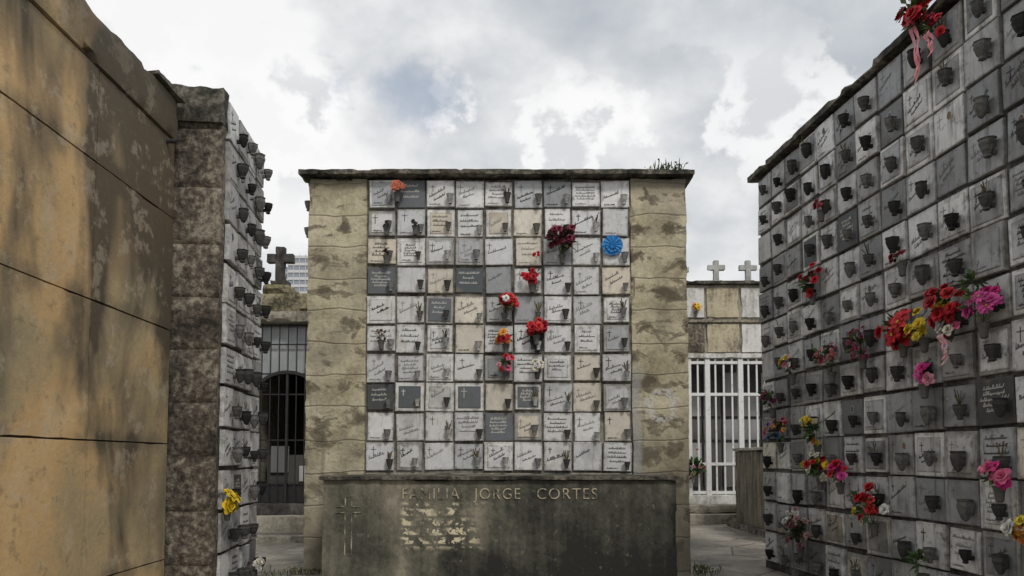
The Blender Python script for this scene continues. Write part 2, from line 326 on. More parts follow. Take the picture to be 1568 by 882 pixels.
def niche_face(parent, ncol, nrow, cw, rh, x0, ztop, chooser, vase_style, ink_w=0.006, plate_m=None):
    pl = MB(); ink = MB(); vs = MB()
    for r in range(nrow):
        for cidx in range(ncol):
            cx = x0 + (cidx + 0.5) * cw + R.uniform(-.006, .006); cz = ztop - (r + 0.5) * rh + R.uniform(-.006, .006)
            base, kind = chooser(r, cidx)
            jit = R.uniform(0.82, 1.04) if vase_style == 'pale' else R.uniform(0.52, 1.05)
            colr = tuple(min(0.82, x * jit) for x in base)
            w = (cw - R.choice([0.014, 0.022, 0.032, 0.055])) / 2; h = (rh - R.choice([0.014, 0.024, 0.036, 0.06])) / 2
            yf = -0.02 - R.uniform(0, 0.025); rot = R.gauss(0, 0.011); tx = R.gauss(0, 0.016); tz = R.gauss(0, 0.016)
            cr, sr = math.cos(rot), math.sin(rot)
            def P(a, b, off=0.0, cx=cx, cz=cz, cr=cr, sr=sr, yf=yf, tx=tx, tz=tz):
                return (cx + a * cr - b * sr, yf - off + a * tx + b * tz, cz + a * sr + b * cr)
            def plate(w, h, f, bk, colr, ch=0.006):
                o = [(-w, -h), (w, -h), (w, h), (-w, h)]; i = [(-w + ch, -h + ch), (w - ch, -h + ch), (w - ch, h - ch), (-w + ch, h - ch)]
                uvq = [(0, 0), (1, 0), (1, 1), (0, 1)]
                pl.face([P(*p, f) for p in i], colr, uvq)
                for k in range(4):
                    k2 = (k + 1) % 4
                    pl.face([P(*o[k], f - ch), P(*o[k2], f - ch), P(*i[k2], f), P(*i[k], f)], colr, [uvq[k], uvq[k2], uvq[k2], uvq[k]])
                    pl.face([P(*o[k], bk), P(*o[k2], bk), P(*o[k2], f - ch), P(*o[k], f - ch)], colr, [uvq[k], uvq[k2], uvq[k2], uvq[k]])
            frame = R.random() < 0.24 or kind == 'framed'
            if frame:
                fc = (0.80, 0.79, 0.76) if R.random() < 0.6 or kind == 'framed' else (0.42, 0.41, 0.39)
                fw = R.choice([0.03, 0.04]) if kind != 'framed' else 0.045
                if kind == 'framed': w = cw / 2 - 0.006; h = rh / 2 - 0.006
                plate(w, h, 0.0, -0.05, fc)
                plate(w - fw, h - fw, 0.008, -0.01, colr, 0.004); off = 0.0095; w -= fw; h -= fw
            else:
                plate(w, h, 0.0, -0.05, colr); off = 0.0015
            PP = lambda a, b, off=off: P(a, b, off)
            P3 = lambda a, b: P(a, b, off + 0.001)
            dark = sum(base) / 3 < 0.25
            ic = (0.7, 0.68, 0.62) if dark else R.choice([(0.05, 0.05, 0.055), (0.10, 0.09, 0.085), (0.18, 0.17, 0.16), (0.25, 0.24, 0.23), (0.04, 0.04, 0.04)])
            t = R.random()
            if kind == 'blank': t = 1
            if dark and t < 0.8: t = 0.75 + R.random() * 0.1
            if vase_style != 'pale' and not dark and 0.62 <= t < 0.8: t = 1
            if t < 0.62:
                ang = R.uniform(0.26, 0.55); hh = R.uniform(0.013, 0.02); z0 = R.uniform(-.35, 0.0); iw = ink_w * R.uniform(.7, 1.15)
                scribble(ink, PP, -w * 0.8, h * z0, w * R.uniform(1.1, 1.5), hh, ang, iw, ic)
                if R.random() < 0.7: scribble(ink, PP, -w * R.uniform(.3, .6), h * (z0 - .25), w * R.uniform(.8, 1.2), hh * 0.85, ang, iw, ic)
            elif t < 0.9:
                nl = R.choice([3, 4, 5])
                for k in range(nl):
                    L = w * R.uniform(0.9, 1.6)
                    scribble(ink, PP, -L / 2 - .01, h * 0.55 - k * h * 1.2 / nl, L, R.uniform(0.011, 0.015), 0.0, ink_w * 0.8, ic)
            if t < 0.62 and R.random() < 0.7 or (t >= .95 and R.random() < .5):
                iw = ink_w * R.uniform(.9, 1.8); s = R.uniform(0.035, 0.06); a0, b0 = -w * R.uniform(.45, .68), h * 0.45
                ink.face([PP(a0 - iw * .6, b0 - s * 1.3), PP(a0 + iw * .6, b0 - s * 1.3), PP(a0 + iw * .6, b0 + s), PP(a0 - iw * .6, b0 + s)], ic)
                ink.face([P3(a0 - s * .7, b0 + s * .2), P3(a0 + s * .7, b0 + s * .2), P3(a0 + s * .7, b0 + s * .2 + iw), P3(a0 - s * .7, b0 + s * .2 + iw)], ic)
            if vase_style != 'pale' and R.random() < 0.05:
                a0, b0 = w * R.uniform(-.3, .4), h * 0.45; q = [(0.028 * math.cos(k * .628), 0.036 * math.sin(k * .628)) for k in range(10)]
                ink.face([PP(a0 + x * 1.2, b0 + z * 1.2) for x, z in q], (0.5, 0.48, 0.42)); ink.face([P3(a0 + x, b0 + z) for x, z in q], R.choice([(0.12, .1, .09), (.2, .14, .1), (.1, .12, .16)]))
            if not dark and t > 0.35 and R.random() < 0.4:
                scribble(ink, PP, -w * 0.8, -h * 0.82, w * 0.8, 0.008, 0, ink_w * 0.7, ic)
            if R.random() < (0.9 if vase_style != 'pale' else 0.8):
                if vase_style == 'pale':
                    vc = R.choice([(0.36, 0.36, 0.35), (0.24, 0.24, 0.24), (0.5, 0.49, 0.46), (0.08, 0.075, 0.07), (0.16, 0.15, 0.13)])
                    px = cx + w * R.uniform(0.58, 0.76); pz = cz - h * R.uniform(.8, .92); s = R.uniform(0.85, 1.15); py = yf - 0.055
                    vs.lathe([(0.018, 0), (0.026, 0.004), (0.022, 0.02), (0.034, 0.07), (0.046, 0.115), (0.05, 0.12), (0.04, 0.118)], (px, py, pz), 10, vc, sc=s)
                    vs.box((px - 0.012, py + 0.02, pz + 0.03), (px + 0.012, yf + 0.01, pz + 0.055), vc)
                else:
                    vc = R.choice([(0.03, 0.03, 0.03), (0.055, 0.053, 0.05), (0.085, 0.082, 0.077), (0.02, 0.019, 0.018), (0.15, 0.145, 0.135)])
                    px = cx + w * R.uniform(0.42, 0.7); pz = cz - h * R.uniform(0.5, 0.85); s = R.uniform(0.82, 1.12); py = yf - 0.07
                    if R.random() < 0.6:
                        prof = [(0.012, -0.01), (0.03, 0.0), (0.024, 0.018), (0.04, 0.045), (0.058, 0.10), (0.054, 0.12), (0.062, 0.13), (0.048, 0.132)]
                    else:
                        prof = [(0.01, -0.03), (0.026, -0.015), (0.045, 0.03), (0.058, 0.08), (0.05, 0.115), (0.06, 0.135), (0.046, 0.136)]
                    vs.lathe(prof, (px, py, pz), 12, vc, flute=R.choice([0, 0.06, 0.1]), sc=s)
                    vs.box((px - 0.018, py + 0.03, pz + 0.02), (px + 0.018, yf + 0.01, pz + 0.055), vc)
                if R.random() < 0.13:
                    for q in range(9):
                        a = R.uniform(0, 6.28); d = R.uniform(0.01, 0.07); hh = R.uniform(0.06, 0.15)
                        b0 = Vector((px, py, pz + 0.1)); t1 = b0 + Vector((d * math.cos(a), d * math.sin(a), hh))
                        vs.face([b0 + Vector((-.003, 0, 0)), b0 + Vector((.003, 0, 0)), t1 + Vector((.007, 0, .01)), t1 + Vector((-.007, 0, 0))], R.choice([(0.16, 0.13, 0.07), (.06, .08, .03), (.2, .15, .12)]))
    pl.build('niche_plates', plate_m or M_PLATE, parent)
    ink.build('inscriptions', M_INK, parent)
    vs.build('wall_vases', M_VASE, parent, smooth=True)

# ---------------------------------------------------------------- centre columbarium
cen = empty('columbarium_wall', (-1.98, 10.0, 0), 0)
rough_box('body', (-0.79, 0.0, -0.05), (4.34, 1.3, 5.36), M_JOINT, cen, res=0.12, amp=0.004)
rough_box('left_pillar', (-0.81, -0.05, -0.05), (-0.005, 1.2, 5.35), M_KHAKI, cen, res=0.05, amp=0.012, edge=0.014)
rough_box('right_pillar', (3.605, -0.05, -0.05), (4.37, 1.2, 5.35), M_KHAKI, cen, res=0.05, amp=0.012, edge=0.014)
rough_box('roof_slab', (-0.92, -0.18, 5.365), (4.47, 1.5, 5.435), M_ROOF, cen, res=0.05, amp=0.005, edge=0.008)
rough_box('base_course', (0.0, -0.03, -0.05), (3.6, 0.3, 1.32), M_CONC, cen, res=0.1, amp=0.004)
mb = MB()
for z in (4.62, 5.0):
    mb.lathe([(0.012, -0.01), (0.03, 0.0), (0.024, 0.018), (0.04, 0.045), (0.055, 0.10), (0.06, 0.13), (0.048, 0.132)], (-0.89, 0.25, z), 12, (0.2, 0.2, 0.19))
    mb.box((-0.86, 0.235, z + .02), (-0.79, 0.265, z + .055), (0.2, .2, .19))
mb.build('side_vases', M_VASE, cen, True)
slate = {(3, 0): 1, (3, 3): 0, (4, 2): 1, (7, 1): 0, (7, 5): 1, (8, 4): 1, (7, 3): 1, (7, 0): 2, (0, 1): 1}
greyc = {(0, 0), (0, 5), (0, 6), (2, 6), (3, 4), (4, 4), (5, 8), (9, 3), (6, 4), (4, 5)}
creamc = {(1, 4), (1, 5), (2, 5), (1, 2), (3, 2), (4, 3), (5, 3), (6, 7), (8, 5), (2, 0), (7, 7), (3, 8), (8, 8), (7, 4)}
def ch_c(r, c):
    k = (r, c)
    if k in slate: return SLATE[slate[k]], ('framed' if k == (7, 1) else 'text')
    if k in greyc: return R.choice(GREY), 'any'
    if k in creamc: return R.choice(CREAM), 'any'
    if k == (7, 2): return (0.80, 0.79, 0.76), 'framed'
    if r in (1, 3) and R.random() < 0.4: return R.choice(WHITE), 'blank'
    if R.random() < 0.08: return R.choice(GREY), 'any'
    return R.choice(WHITE), 'any'
niche_face(cen, 9, 10, 0.4, 0.4, 0.0, 5.335, ch_c, 'pale')

# ---------------------------------------------------------------- right columbarium
rig = empty('columbarium_wall', (3.53, 10.4, 0), -85)
rough_box('body', (0.0, 0.0, -0.05), (9.35, 1.4, 5.49), M_JOINT_D, rig, res=0.15, amp=0.004)
rough_box('roof_slab', (-0.14, -0.11, 5.50), (9.5, 1.6, 5.585), M_ROOF, rig, res=0.07, amp=0.009, edge=0.014)
sp = {(5, 7), (6, 7), (5, 2), (11, 6), (10, 10), (1, 8), (2, 8), (1, 9), (8, 3)}
def ch_r(r, c):
    if (r, c) in sp: return R.choice(WHITE), 'framed'
    t = R.random()
    if t < 0.46: return R.choice(WHITE), 'any'
    if t < 0.88: return R.choice(GREY), 'any'
    if t < 0.91: return R.choice(SLATE), 'any'
    return R.choice(CREAM), 'any'
niche_face(rig, 22, 13, 0.422, 0.413, 0.04, 5.47, ch_r, 'urn', ink_w=0.005, plate_m=M_PLATE_G)

# ---------------------------------------------------------------- left columbarium block
lef = empty('columbarium_wall', (-2.97, 7.4, 0), 95.5)
LJ = (0.45, 0.98, 1.5, 2.05, 2.62, 3.15, 3.7, 4.25, 4.9)
rough_box('end_masonry', (0.0, 0.0, -0.05), (0.16, 1.5, 5.30), M_DARK, lef, res=0.045, amp=0.012, edge=0.014,
          warp=lambda p, ex: Vector((0.03 if (ex[0] == -1 and any(abs(p.z - z) < 0.026 for z in LJ)) else 0, 0, 0)))
rough_box('body', (0.165, 0.02, -0.05), (1.66, 1.5, 5.28), M_JOINT_D, lef, res=0.12, amp=0.004)
rough_box('coping_block', (-0.03, -0.02, 4.93), (0.17, 1.5, 5.32), M_ROOF, lef, res=0.06, amp=0.010, edge=0.016)
def ch_l(r, c):
    t = R.random()
    if t < 0.8: return R.choice(WHITE), 'any'
    if t < 0.96: return R.choice(GREY), 'any'
    return R.choice(SLATE), 'any'
niche_face(lef, 4, 12, 0.375, 0.43, 0.16, 5.27, ch_l, 'urn')

# ---------------------------------------------------------------- ochre mausoleum
och = empty('ochre_mausoleum', (-3.37, 7.25, 0), 91.0)
rough_box('core', (-8.6, 0.03, -0.05), (-0.03, 3.5, 5.1), M_INT, och, res=0.5, amp=0.0)
zs = [-0.07, 0.53, 1.652, 2.77, 3.89, 4.66]
for i in range(6):
    for k in range(len(zs) - 1):
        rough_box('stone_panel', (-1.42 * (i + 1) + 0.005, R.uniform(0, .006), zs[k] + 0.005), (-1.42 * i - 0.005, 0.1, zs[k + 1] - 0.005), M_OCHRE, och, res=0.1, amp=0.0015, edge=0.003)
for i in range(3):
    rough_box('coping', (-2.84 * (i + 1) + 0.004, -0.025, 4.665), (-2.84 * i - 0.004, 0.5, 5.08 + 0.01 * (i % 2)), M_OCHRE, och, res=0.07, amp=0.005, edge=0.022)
rough_box('end_slab', (-0.55, -0.07, 5.085), (0.03, 1.2, 5.14), M_ROOF, och, res=0.06, amp=0.012, edge=0.015)
mb = MB(); ax = Matrix.Rotation(math.radians(90), 3, 'X')
mb.lathe([(0.022, -0.02), (0.022, 0.10), (0.016, 0.101), (0.016, 0.08)], (-0.2, 0.0, 4.60), 12, (0.05, 0.05, 0.05), axis=ax)
mb.build('drain_spout', M_VASE, och)

# ---------------------------------------------------------------- family tomb
tomb = empty('family_tomb')
rough_box('chest', (-2.27, 8.9, -0.05), (1.97, 9.85, 1.25), M_TOMB, tomb, res=0.06, amp=0.005, edge=0.008)
rough_box('lid', (-2.31, 8.85, 1.253), (2.01, 9.87, 1.30), M_ROOF, tomb, res=0.06, amp=0.006, edge=0.008)
g = G('faded_letter_paint', 0.8)
g.base(g.mix(g.step(g.noise(6, 4, .7), .45, .60), (0.50, 0.44, 0.31), (0.13, 0.12, 0.09))); M_LET = g.mat
def text(body, x, z, size, width, y, name):
    cu = bpy.data.curves.new(name, 'FONT'); cu.body = body; cu.size = size; cu.extrude = 0.002; cu.space_character = 1.15; cu.offset = -0.0015
    o = bpy.data.objects.new(name, cu); sc.collection.objects.link(o)
    bpy.context.view_layer.update()
    me = bpy.data.meshes.new_from_object(o.evaluated_get(bpy.context.evaluated_depsgraph_get()))
    bpy.data.objects.remove(o)
    xs = [v.co.x for v in me.vertices]; s = width / (max(xs) - min(xs)); x_min = min(xs)
    for v in me.vertices:
        a, b, d = v.co; v.co = (x + (a - x_min) * s, y - d, z + b)
    me.materials.clear(); me.materials.append(M_LET)
    return link(bpy.data.objects.new(name, me), tomb)
text('FAMILIA', -1.31, 1.025, 0.19, 0.68, 8.888, 'lettering_family')
text('JORGE', -0.46, 1.025, 0.19, 0.56, 8.888, 'lettering_first')
text('CORTES', 0.30, 1.025, 0.19, 0.72, 8.888, 'lettering_surname')
mb = MB()
for (x0, x1, z0, z1) in ((-2.0, -1.988, 0.36, 0.86), (-1.922, -1.91, 0.36, 0.86), (-2.1, -2.0, 0.86, 0.87), (-1.91, -1.81, 0.86, 0.87), (-2.1, -2.0, 0.93, 0.94), (-1.91, -1.81, 0.93, 0.94), (-2.0, -1.988, 0.942, 1.05), (-1.922, -1.91, 0.942, 1.05), (-2.0, -1.91, 1.05, 1.06)):
    mb.box((x0, 8.889, z0), (x1, 8.9, z1))
mb.build('engraved_cross', M_LET, tomb)

# ---------------------------------------------------------------- crosses
def cross(name, x, y, z, h, w, t, mat):
    e = empty(name)
    rough_box('shaft', (x - t / 2, y, z), (x + t / 2, y + t, z + h), mat, e, res=0.06, amp=0.004, edge=0.008)
    az = z + h * 0.58
    rough_box('arm_left', (x - w / 2, y + 0.004, az), (x - t / 2 + .01, y + t - 0.004, az + t), mat, e, res=0.06, amp=0.003, edge=0.006)
    rough_box('arm_right', (x + t / 2 - .01, y + 0.004, az), (x + w / 2, y + t - 0.004, az + t), mat, e, res=0.06, amp=0.003, edge=0.006)
    rough_box('foot', (x - t, y - t * 0.3, z - 0.02), (x + t, y + t * 1.3, z + 0.07), mat, e, res=0.06, amp=0.004, edge=0.006)
M_CD = stone('dark_cross_stone', (0.12, 0.11, 0.10), (0.06, 0.055, 0.05), (0.025, 0.02, 0.02), 3)
M_CL = stone('pale_cross_stone', (0.5, 0.5, 0.48), (0.38, 0.38, 0.36), (0.2, 0.2, 0.19), 3)
cross('stone_cross', -5.13, 16.1, 5.36, 0.84, 0.58, 0.19, M_CD)
cross('stone_cross', 5.10, 18.2, 5.88, 0.58, 0.44, 0.13, M_CL)
cross('stone_cross', 5.90, 18.2, 5.88, 0.58, 0.44, 0.13, M_CL)
cross('stone_cross', 4.24, 18.2, 5.88, 0.50, 0.36, 0.12, M_CL)

# ---------------------------------------------------------------- left background mausoleum
lm = empty('stone_mausoleum')
M_LM = stone('mossy_parapet', (0.36, 0.31, 0.2), (0.22, 0.19, 0.12), (0.06, 0.055, 0.035), 2.2, 0.2, 0.8, moss=(0.17, 0.16, 0.05), bump=0.9)
rough_box('parapet', (-7.5, 16.0, 4.72), (-3.4, 19, 5.14), M_LM, lm, res=0.09, amp=0.02, edge=0.03)
rough_box('parapet_top', (-5.5, 16.05, 5.145), (-4.88, 18, 5.35), M_LM, lm, res=0.09, amp=0.02, edge=0.03)
rough_box('cornice', (-7.6, 15.85, 4.47), (-3.3, 19, 4.715), M_CONC, lm, res=0.09, amp=0.01, edge=0.02)
rough_box('jamb_left', (-7.5, 16.0, -0.05), (-5.72, 16.4, 4.465), M_CONC, lm, res=0.12, amp=0.01)
rough_box('jamb_right', (-4.1, 16.0, -0.05), (-3.4, 16.4, 4.465), M_CONC, lm, res=0.12, amp=0.01)
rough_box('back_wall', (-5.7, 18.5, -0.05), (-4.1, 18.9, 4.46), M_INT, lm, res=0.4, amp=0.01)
rough_box('side_wall_left', (-7.5, 16.405, -0.05), (-5.72, 19, 4.46), M_CONC, lm, res=0.4, amp=0.01)
rough_box('side_wall_right', (-4.1, 16.405, -0.05), (-3.4, 19, 4.46), M_CONC, lm, res=0.4, amp=0.01)
rough_box('step', (-7.0, 15.5, -0.05), (-3.2, 17.9, 0.30), M_CONC, lm, res=0.12, amp=0.012)
rough_box('sill', (-5.71, 15.98, 0.303), (-4.11, 16.3, 0.55), M_CD, lm, res=0.12, amp=0.008)
mb = MB()
for k in range(9):
    x = -5.66 + k * 0.19; mb.box((x - 0.010, 16.08, 0.55), (x + 0.010, 16.10, 4.46))
for z in (0.57, 0.95, 1.9, 2.9, 3.35, 4.0, 4.42): mb.box((-5.71, 16.102, z), (-4.11, 16.125, z + 0.03))
mb.box((-4.93, 16.06, 0.56), (-4.88, 16.13, 3.35))
for k in range(14):
    a0 = math.pi * k / 14; a1 = math.pi * (k + 1) / 14; cx, cz = -4.91, 2.75
    p = [(cx + r * math.cos(a), cz + rz * math.sin(a)) for (r, rz, a) in ((0.72, .62, a0), (0.79, .69, a0), (0.79, .69, a1), (0.72, .62, a1))]
    mb.face([(q[0], 16.05, q[1]) for q in p])
mb.box((-5.7, 16.13, 0.56), (-4.12, 16.14, 0.95))
mb.build('iron_gate', M_IRON, lm)
mb = MB()
for k in range(16):
    a0 = math.pi * (1 - k / 16); a1 = math.pi * (1 - (k + 1) / 16)
    x0 = -4.91 + 0.79 * math.cos(a0); x1 = -4.91 + 0.79 * math.cos(a1)
    mb.face([(x0, 16.2, 2.75 + .66 * math.sin(a0)), (x1, 16.2, 2.75 + .66 * math.sin(a1)), (x1, 16.2, 4.46), (x0, 16.2, 4.46)])
mb.build('fanlight_glass', M_GLASS, lm)
mb = MB()
mb.box((-4.75, 16.9, 1.9), (-4.35, 16.95, 2.3), (0.35, 0.18, 0.1)); mb.box((-4.85, 16.9, 1.0), (-4.45, 16.95, 1.35), (0.6, 0.6, 0.58)); mb.box((-5.5, 16.9, 1.2), (-5.1, 16.95, 1.8), (0.25, 0.25, 0.25))
mb.box((-5.6, 16.96, 0.3), (-4.2, 17.2, 1.6), (0.10, 0.10, 0.09))
mb.build('plaques', M_INK, lm)

# ---------------------------------------------------------------- right background mausoleum
rm = empty('white_mausoleum')
rough_box('facade_frame', (3.3, 18.05, 4.0), (8.5, 20.5, 5.80), M_CONC, rm, res=0.2, amp=0.006)
rough_box('cap', (3.2, 17.9, 5.803), (8.6, 20.6, 5.88), M_ROOF, rm, res=0.12, amp=0.01)
cells = [(3.4, 4.12, 'w', 'w'), (4.16, 4.73, 'w', 'd'), (4.79, 5.58, 'o', 'o'), (5.64, 6.3, 'w', 'w'), (6.36, 7.2, 'o', 'w')]
mm = {'w': M_WHITEW, 'd': M_DARK, 'o': M_PLASTER}
for (a, b, t1, t2) in cells:
    rough_box('upper_panel', (a, 18.0, 4.98), (b, 18.1, 5.72), mm[t1], rm, res=0.12, amp=0.004)
    rough_box('lower_panel', (a, 18.0, 4.12), (b, 18.1, 4.82), mm[t2], rm, res=0.12, amp=0.004)
rough_box('ledge_upper', (3.3, 17.96, 4.85), (8.5, 18.2, 4.93), M_DARK, rm, res=0.12, amp=0.006)
rough_box('lintel', (3.3, 17.94, 3.97), (8.5, 18.2, 4.09), M_WHITEW, rm, res=0.12, amp=0.006)
rough_box('step_low', (3.2, 17.2, -0.05), (8.5, 20.0, 0.22), M_CONC, rm, res=0.12, amp=0.01)
rough_box('step_mid', (3.3, 17.55, 0.223), (8.5, 20.0, 0.42), M_CONC, rm, res=0.12, amp=0.01)
rough_box('step_top', (3.4, 17.85, 0.423), (8.5, 20.0, 0.63), M_WHITEW, rm, res=0.12, amp=0.01)
rough_box('back_wall', (3.3, 20.1, 0.6), (8.5, 20.4, 4.0), M_CONC, rm, res=0.3, amp=0.01)
rough_box('side_wall', (3.3, 18.1, 0.6), (3.7, 20.1, 3.96), M_WHITEW, rm, res=0.3, amp=0.01)
rough_box('side_wall', (8.1, 18.1, 0.6), (8.5, 20.1, 3.96), M_WHITEW, rm, res=0.3, amp=0.01)
mb = MB()
doors = [3.8, 4.32, 4.78, 5.59, 6.40, 7.2, 7.7]
for x in doors: mb.box((x - 0.06, 17.98, 0.63), (x + 0.06, 18.09, 3.96))
for a, b in zip(doors, doors[1:]):
    n = max(2, int((b - a) / 0.2))
    for i in range(1, n):
        k = a + (b - a) * i / n; mb.box((k - 0.02, 18.02, 0.63), (k + 0.02, 18.05, 3.96))
    for z in (0.66, 1.35, 3.05, 3.83): mb.box((a + .06, 18.0, z), (b - .06, 18.08, z + 0.07))
mb.build('white_gate', M_WMETAL, rm)
mb = MB()
for i in range(8):
    for j in range(5):
        x = 3.9 + i * 0.5; z = 0.8 + j * 0.6; cc = R.choice([(0.4, 0.4, 0.4), (0.18, 0.17, 0.16), (0.5, 0.5, 0.48), (0.08, 0.08, 0.08)])
        mb.box((x, 18.9, z), (x + 0.44, 18.96, z + 0.52), cc)
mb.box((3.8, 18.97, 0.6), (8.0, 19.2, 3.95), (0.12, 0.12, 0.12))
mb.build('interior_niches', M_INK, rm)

dt = empty('concrete_tomb')
M_DT = stone('streaked_dark_concrete', (0.24, 0.2, 0.14), (0.12, 0.105, 0.075), (0.035, 0.032, 0.025), 1.2, 1.2, 0.3)
rough_box('chest', (5.0, 12.5, 0.12), (7.2, 16.6, 1.68), M_DT, dt, res=0.12, amp=0.008)
rough_box('lid', (4.95, 12.45, 1.683), (7.25, 16.65, 1.75), M_CONC, dt, res=0.12, amp=0.008)
rough_box('plinth', (4.84, 12.3, -0.05), (7.4, 16.8, 0.117), M_ROOF, dt, res=0.12, amp=0.01)
rough_box('kerb', (-7.0, 13.4, -0.05), (-3.0, 13.65, 0.12), M_CONC, None, res=0.08, amp=0.012)

# ---------------------------------------------------------------- distant tower
mb = MB()
def tower(x0, x1, y0, y1, h, fl):
    mb.box((x0, y0, 0), (x1, y1, h), (0.30, 0.33, 0.37))
    k = 0
    while k * fl < h:
        mb.box((x0 - 0.3, y0 - 0.3, k * fl), (x1 + 0.3, y1 + 0.3, k * fl + 1.1), (0.62, 0.62, 0.62)); k += 1
    x = x0
    while x <= x1: mb.box((x - 0.15, y0 - 0.45, 0), (x + 0.15, y0 - 0.31, h + 0.5), (0.55, 0.55, 0.56)); x += 2.4
tower(-92, -76, 300, 318, 85, 3.0); tower(-96, -92.6, 302, 316, 81, 3.0)
mb.build('apartment_tower', M_TOWER)

# ---------------------------------------------------------------- flowers
GREEN = [(0.05, 0.11, 0.03), (0.08, 0.16, 0.05), (0.04, 0.07, 0.025), (0.12, 0.17, 0.06)]
def blossom(mb, c, ax, r, col, kind):
    ax = ax.normalized(); q = ax.to_track_quat('Z', 'Y').to_matrix()
    rings = {'rose': [(80, 6, 1.0), (55, 6, 0.9), (30, 5, 0.75), (10, 3, 0.5)], 'daisy': [(78, 11, 1.0), (66, 9, 0.8)], 'poin': [(82, 7, 1.0), (62, 6, 0.75), (45, 4, .5)]}[kind]
    for (el, n, s) in rings:
        o = R.random() * 6.28
        for k in range(n):
            a = o + 2 * math.pi * k / n + R.uniform(-.15, .15); e = math.radians(el + R.uniform(-10, 10)); L = r * s * R.uniform(.85, 1.12)
            d = Vector((math.sin(e) * math.cos(a), math.sin(e) * math.sin(a), math.cos(e))); sd = Vector((-math.sin(a), math.cos(a), 0))
            w = L * {'rose': 0.5, 'daisy': 0.2, 'poin': 0.3}[kind]
            v = R.uniform(0.6, 1.12); cc = tuple(min(0.9, x * v) for x in col)
            m = d * L * 0.6 + Vector((0, 0, L * 0.12))
            tip = d * L + Vector((0, 0, -L * 0.1 * R.random()))
            P = [Vector((0, 0, 0)), m + sd * w, tip + sd * w * .35, tip - sd * w * .35, m - sd * w]
            mb.face([c + q @ p for p in P], cc)
    if kind != 'rose':
        for k in range(6):
            a = k * 1.05; p0 = c + ax * r * 0.22
            e1 = q @ Vector((math.cos(a), math.sin(a), 0)) * r * 0.18; e2 = q @ Vector((math.cos(a + 1.05), math.sin(a + 1.05), 0)) * r * 0.18
            mb.face([p0 + ax * r * .08, p0 + e1, p0 + e2], (0.6, 0.4, 0.05))
def leaf(mb, c, d, L, w, col):
    d = d.normalized(); s = d.cross(Vector((R.random() - .5, R.random() - .5, R.random()))).normalized() * w
    u = Vector((0, 0, -L * 0.15))
    mb.face([c, c + d * L * .45 + s, c + d * L + u, c + d * L * .45 - s], col)
def bouquet(loc, nrm, rad, cols, n=8, br=0.045, kind='rose', leaves=18, squash=0.8, ribbon=None, vase=(0.12, 0.12, 0.11), name='flower_bouquet', green=None, droop=0.0):
    mb = MB(); loc = Vector(loc); nrm = Vector(nrm).normalized(); base = loc - Vector((0, 0, rad * 0.9)) - nrm * 0.02
    for i in range(n):
        while True:
            d = Vector((R.uniform(-1, 1), R.uniform(-1, 1), R.uniform(-1, 1)))
            if 0.2 < d.length < 1 and d.dot(nrm) > -0.25: break
        d.z *= squash
        c = loc + d * rad * 0.8 - Vector((0, 0, droop * rad * R.random()))
        blossom(mb, c, d.normalized() * 0.5 + nrm * 0.9 + Vector((0, 0, .35)), br * R.uniform(.75, 1.25), R.choice(cols), R.choice([kind, kind, 'rose']))
        sd = Vector((0.003, 0.002, 0)); mb.face([base - sd, base + sd, c + sd, c - sd], R.choice(GREEN))
    for i in range(leaves):
        d = Vector((R.uniform(-1, 1), R.uniform(-1, 1), R.uniform(-.7, 1))); 
        if d.dot(nrm) < -0.2: d -= nrm * 2 * d.dot(nrm)
        st = loc + d * rad * R.uniform(.1, .55) - Vector((0, 0, rad * .15))
        leaf(mb, st, d + Vector((0, 0, .2)), rad * R.uniform(.35, .65), rad * R.uniform(.08, .16), R.choice(green or GREEN))
    if ribbon:
        for sx in (-1, 1):
            t = nrm.cross(Vector((0, 0, 1))) * sx; p = loc - Vector((0, 0, rad * .3)) + nrm * 0.06; L = rad * R.uniform(1.8, 2.6)
            prev = None
            for k in range(9):
                f = k / 8; cpt = p + t * (0.012 + 0.03 * math.sin(f * 5 + sx)) - Vector((0, 0, f * L)) + nrm * 0.015 * math.sin(f * 14)
                w = t * (0.018 + 0.008 * math.sin(f * 11))
                if prev: mb.face([prev[0], prev[1], cpt + w, cpt - w], tuple(x * R.uniform(.8, 1.1) for x in ribbon))
                prev = (cpt - w, cpt + w)
    if vase:
        vb = base - Vector((0, 0, 0.05)); 
        mb.lathe([(0.022, -0.05), (0.03, -0.04), (0.036, 0.02), (0.05, 0.07), (0.055, 0.08), (0.04, 0.079)], vb, 10, vase)
    return mb.build(name, M_PETAL)

RED = [(0.60, 0.015, 0.03), (0.45, 0.01, 0.02), (0.68, 0.035, 0.04)]
MAR = [(0.17, 0.015, 0.045), (0.11, 0.01, 0.03), (0.24, 0.03, 0.06)]
PINK = [(0.8, 0.16, 0.3), (0.85, 0.36, 0.45), (0.78, 0.08, 0.25)]
MAG = [(0.75, 0.04, 0.28), (0.8, 0.1, 0.38)]
YEL = [(0.85, 0.6, 0.03), (0.88, 0.7, 0.08)]
WHT = [(0.82, 0.8, 0.75), (0.8, 0.75, 0.6)]
ORA = [(0.8, 0.25, 0.04), (0.85, 0.35, 0.06)]
def C(x, z, *a, **k):
    return bouquet((x, 9.86, z), (0, -1, 0.1), *a, **k)
C(-1.56, 5.20, 0.12, [(0.65, 0.18, 0.1), (0.5, 0.12, 0.07)], 7, 0.055, 'poin', 4)
C(0.68, 4.50, 0.29, MAR, 30, 0.05, 'rose', 46, 0.62, green=[(0.05, 0.05, 0.03), (0.06, 0.02, 0.03), (0.04, 0.07, 0.03)])
C(0.27, 3.98, 0.15, RED, 9, 0.055, 'rose', 12, 0.7)
C(0.33, 4.27, 0.05, RED, 3, 0.03, 'rose', 4, vase=None)
C(-0.10, 3.62, 0.20, RED + RED + WHT, 16, 0.055, 'rose', 14, 0.6)
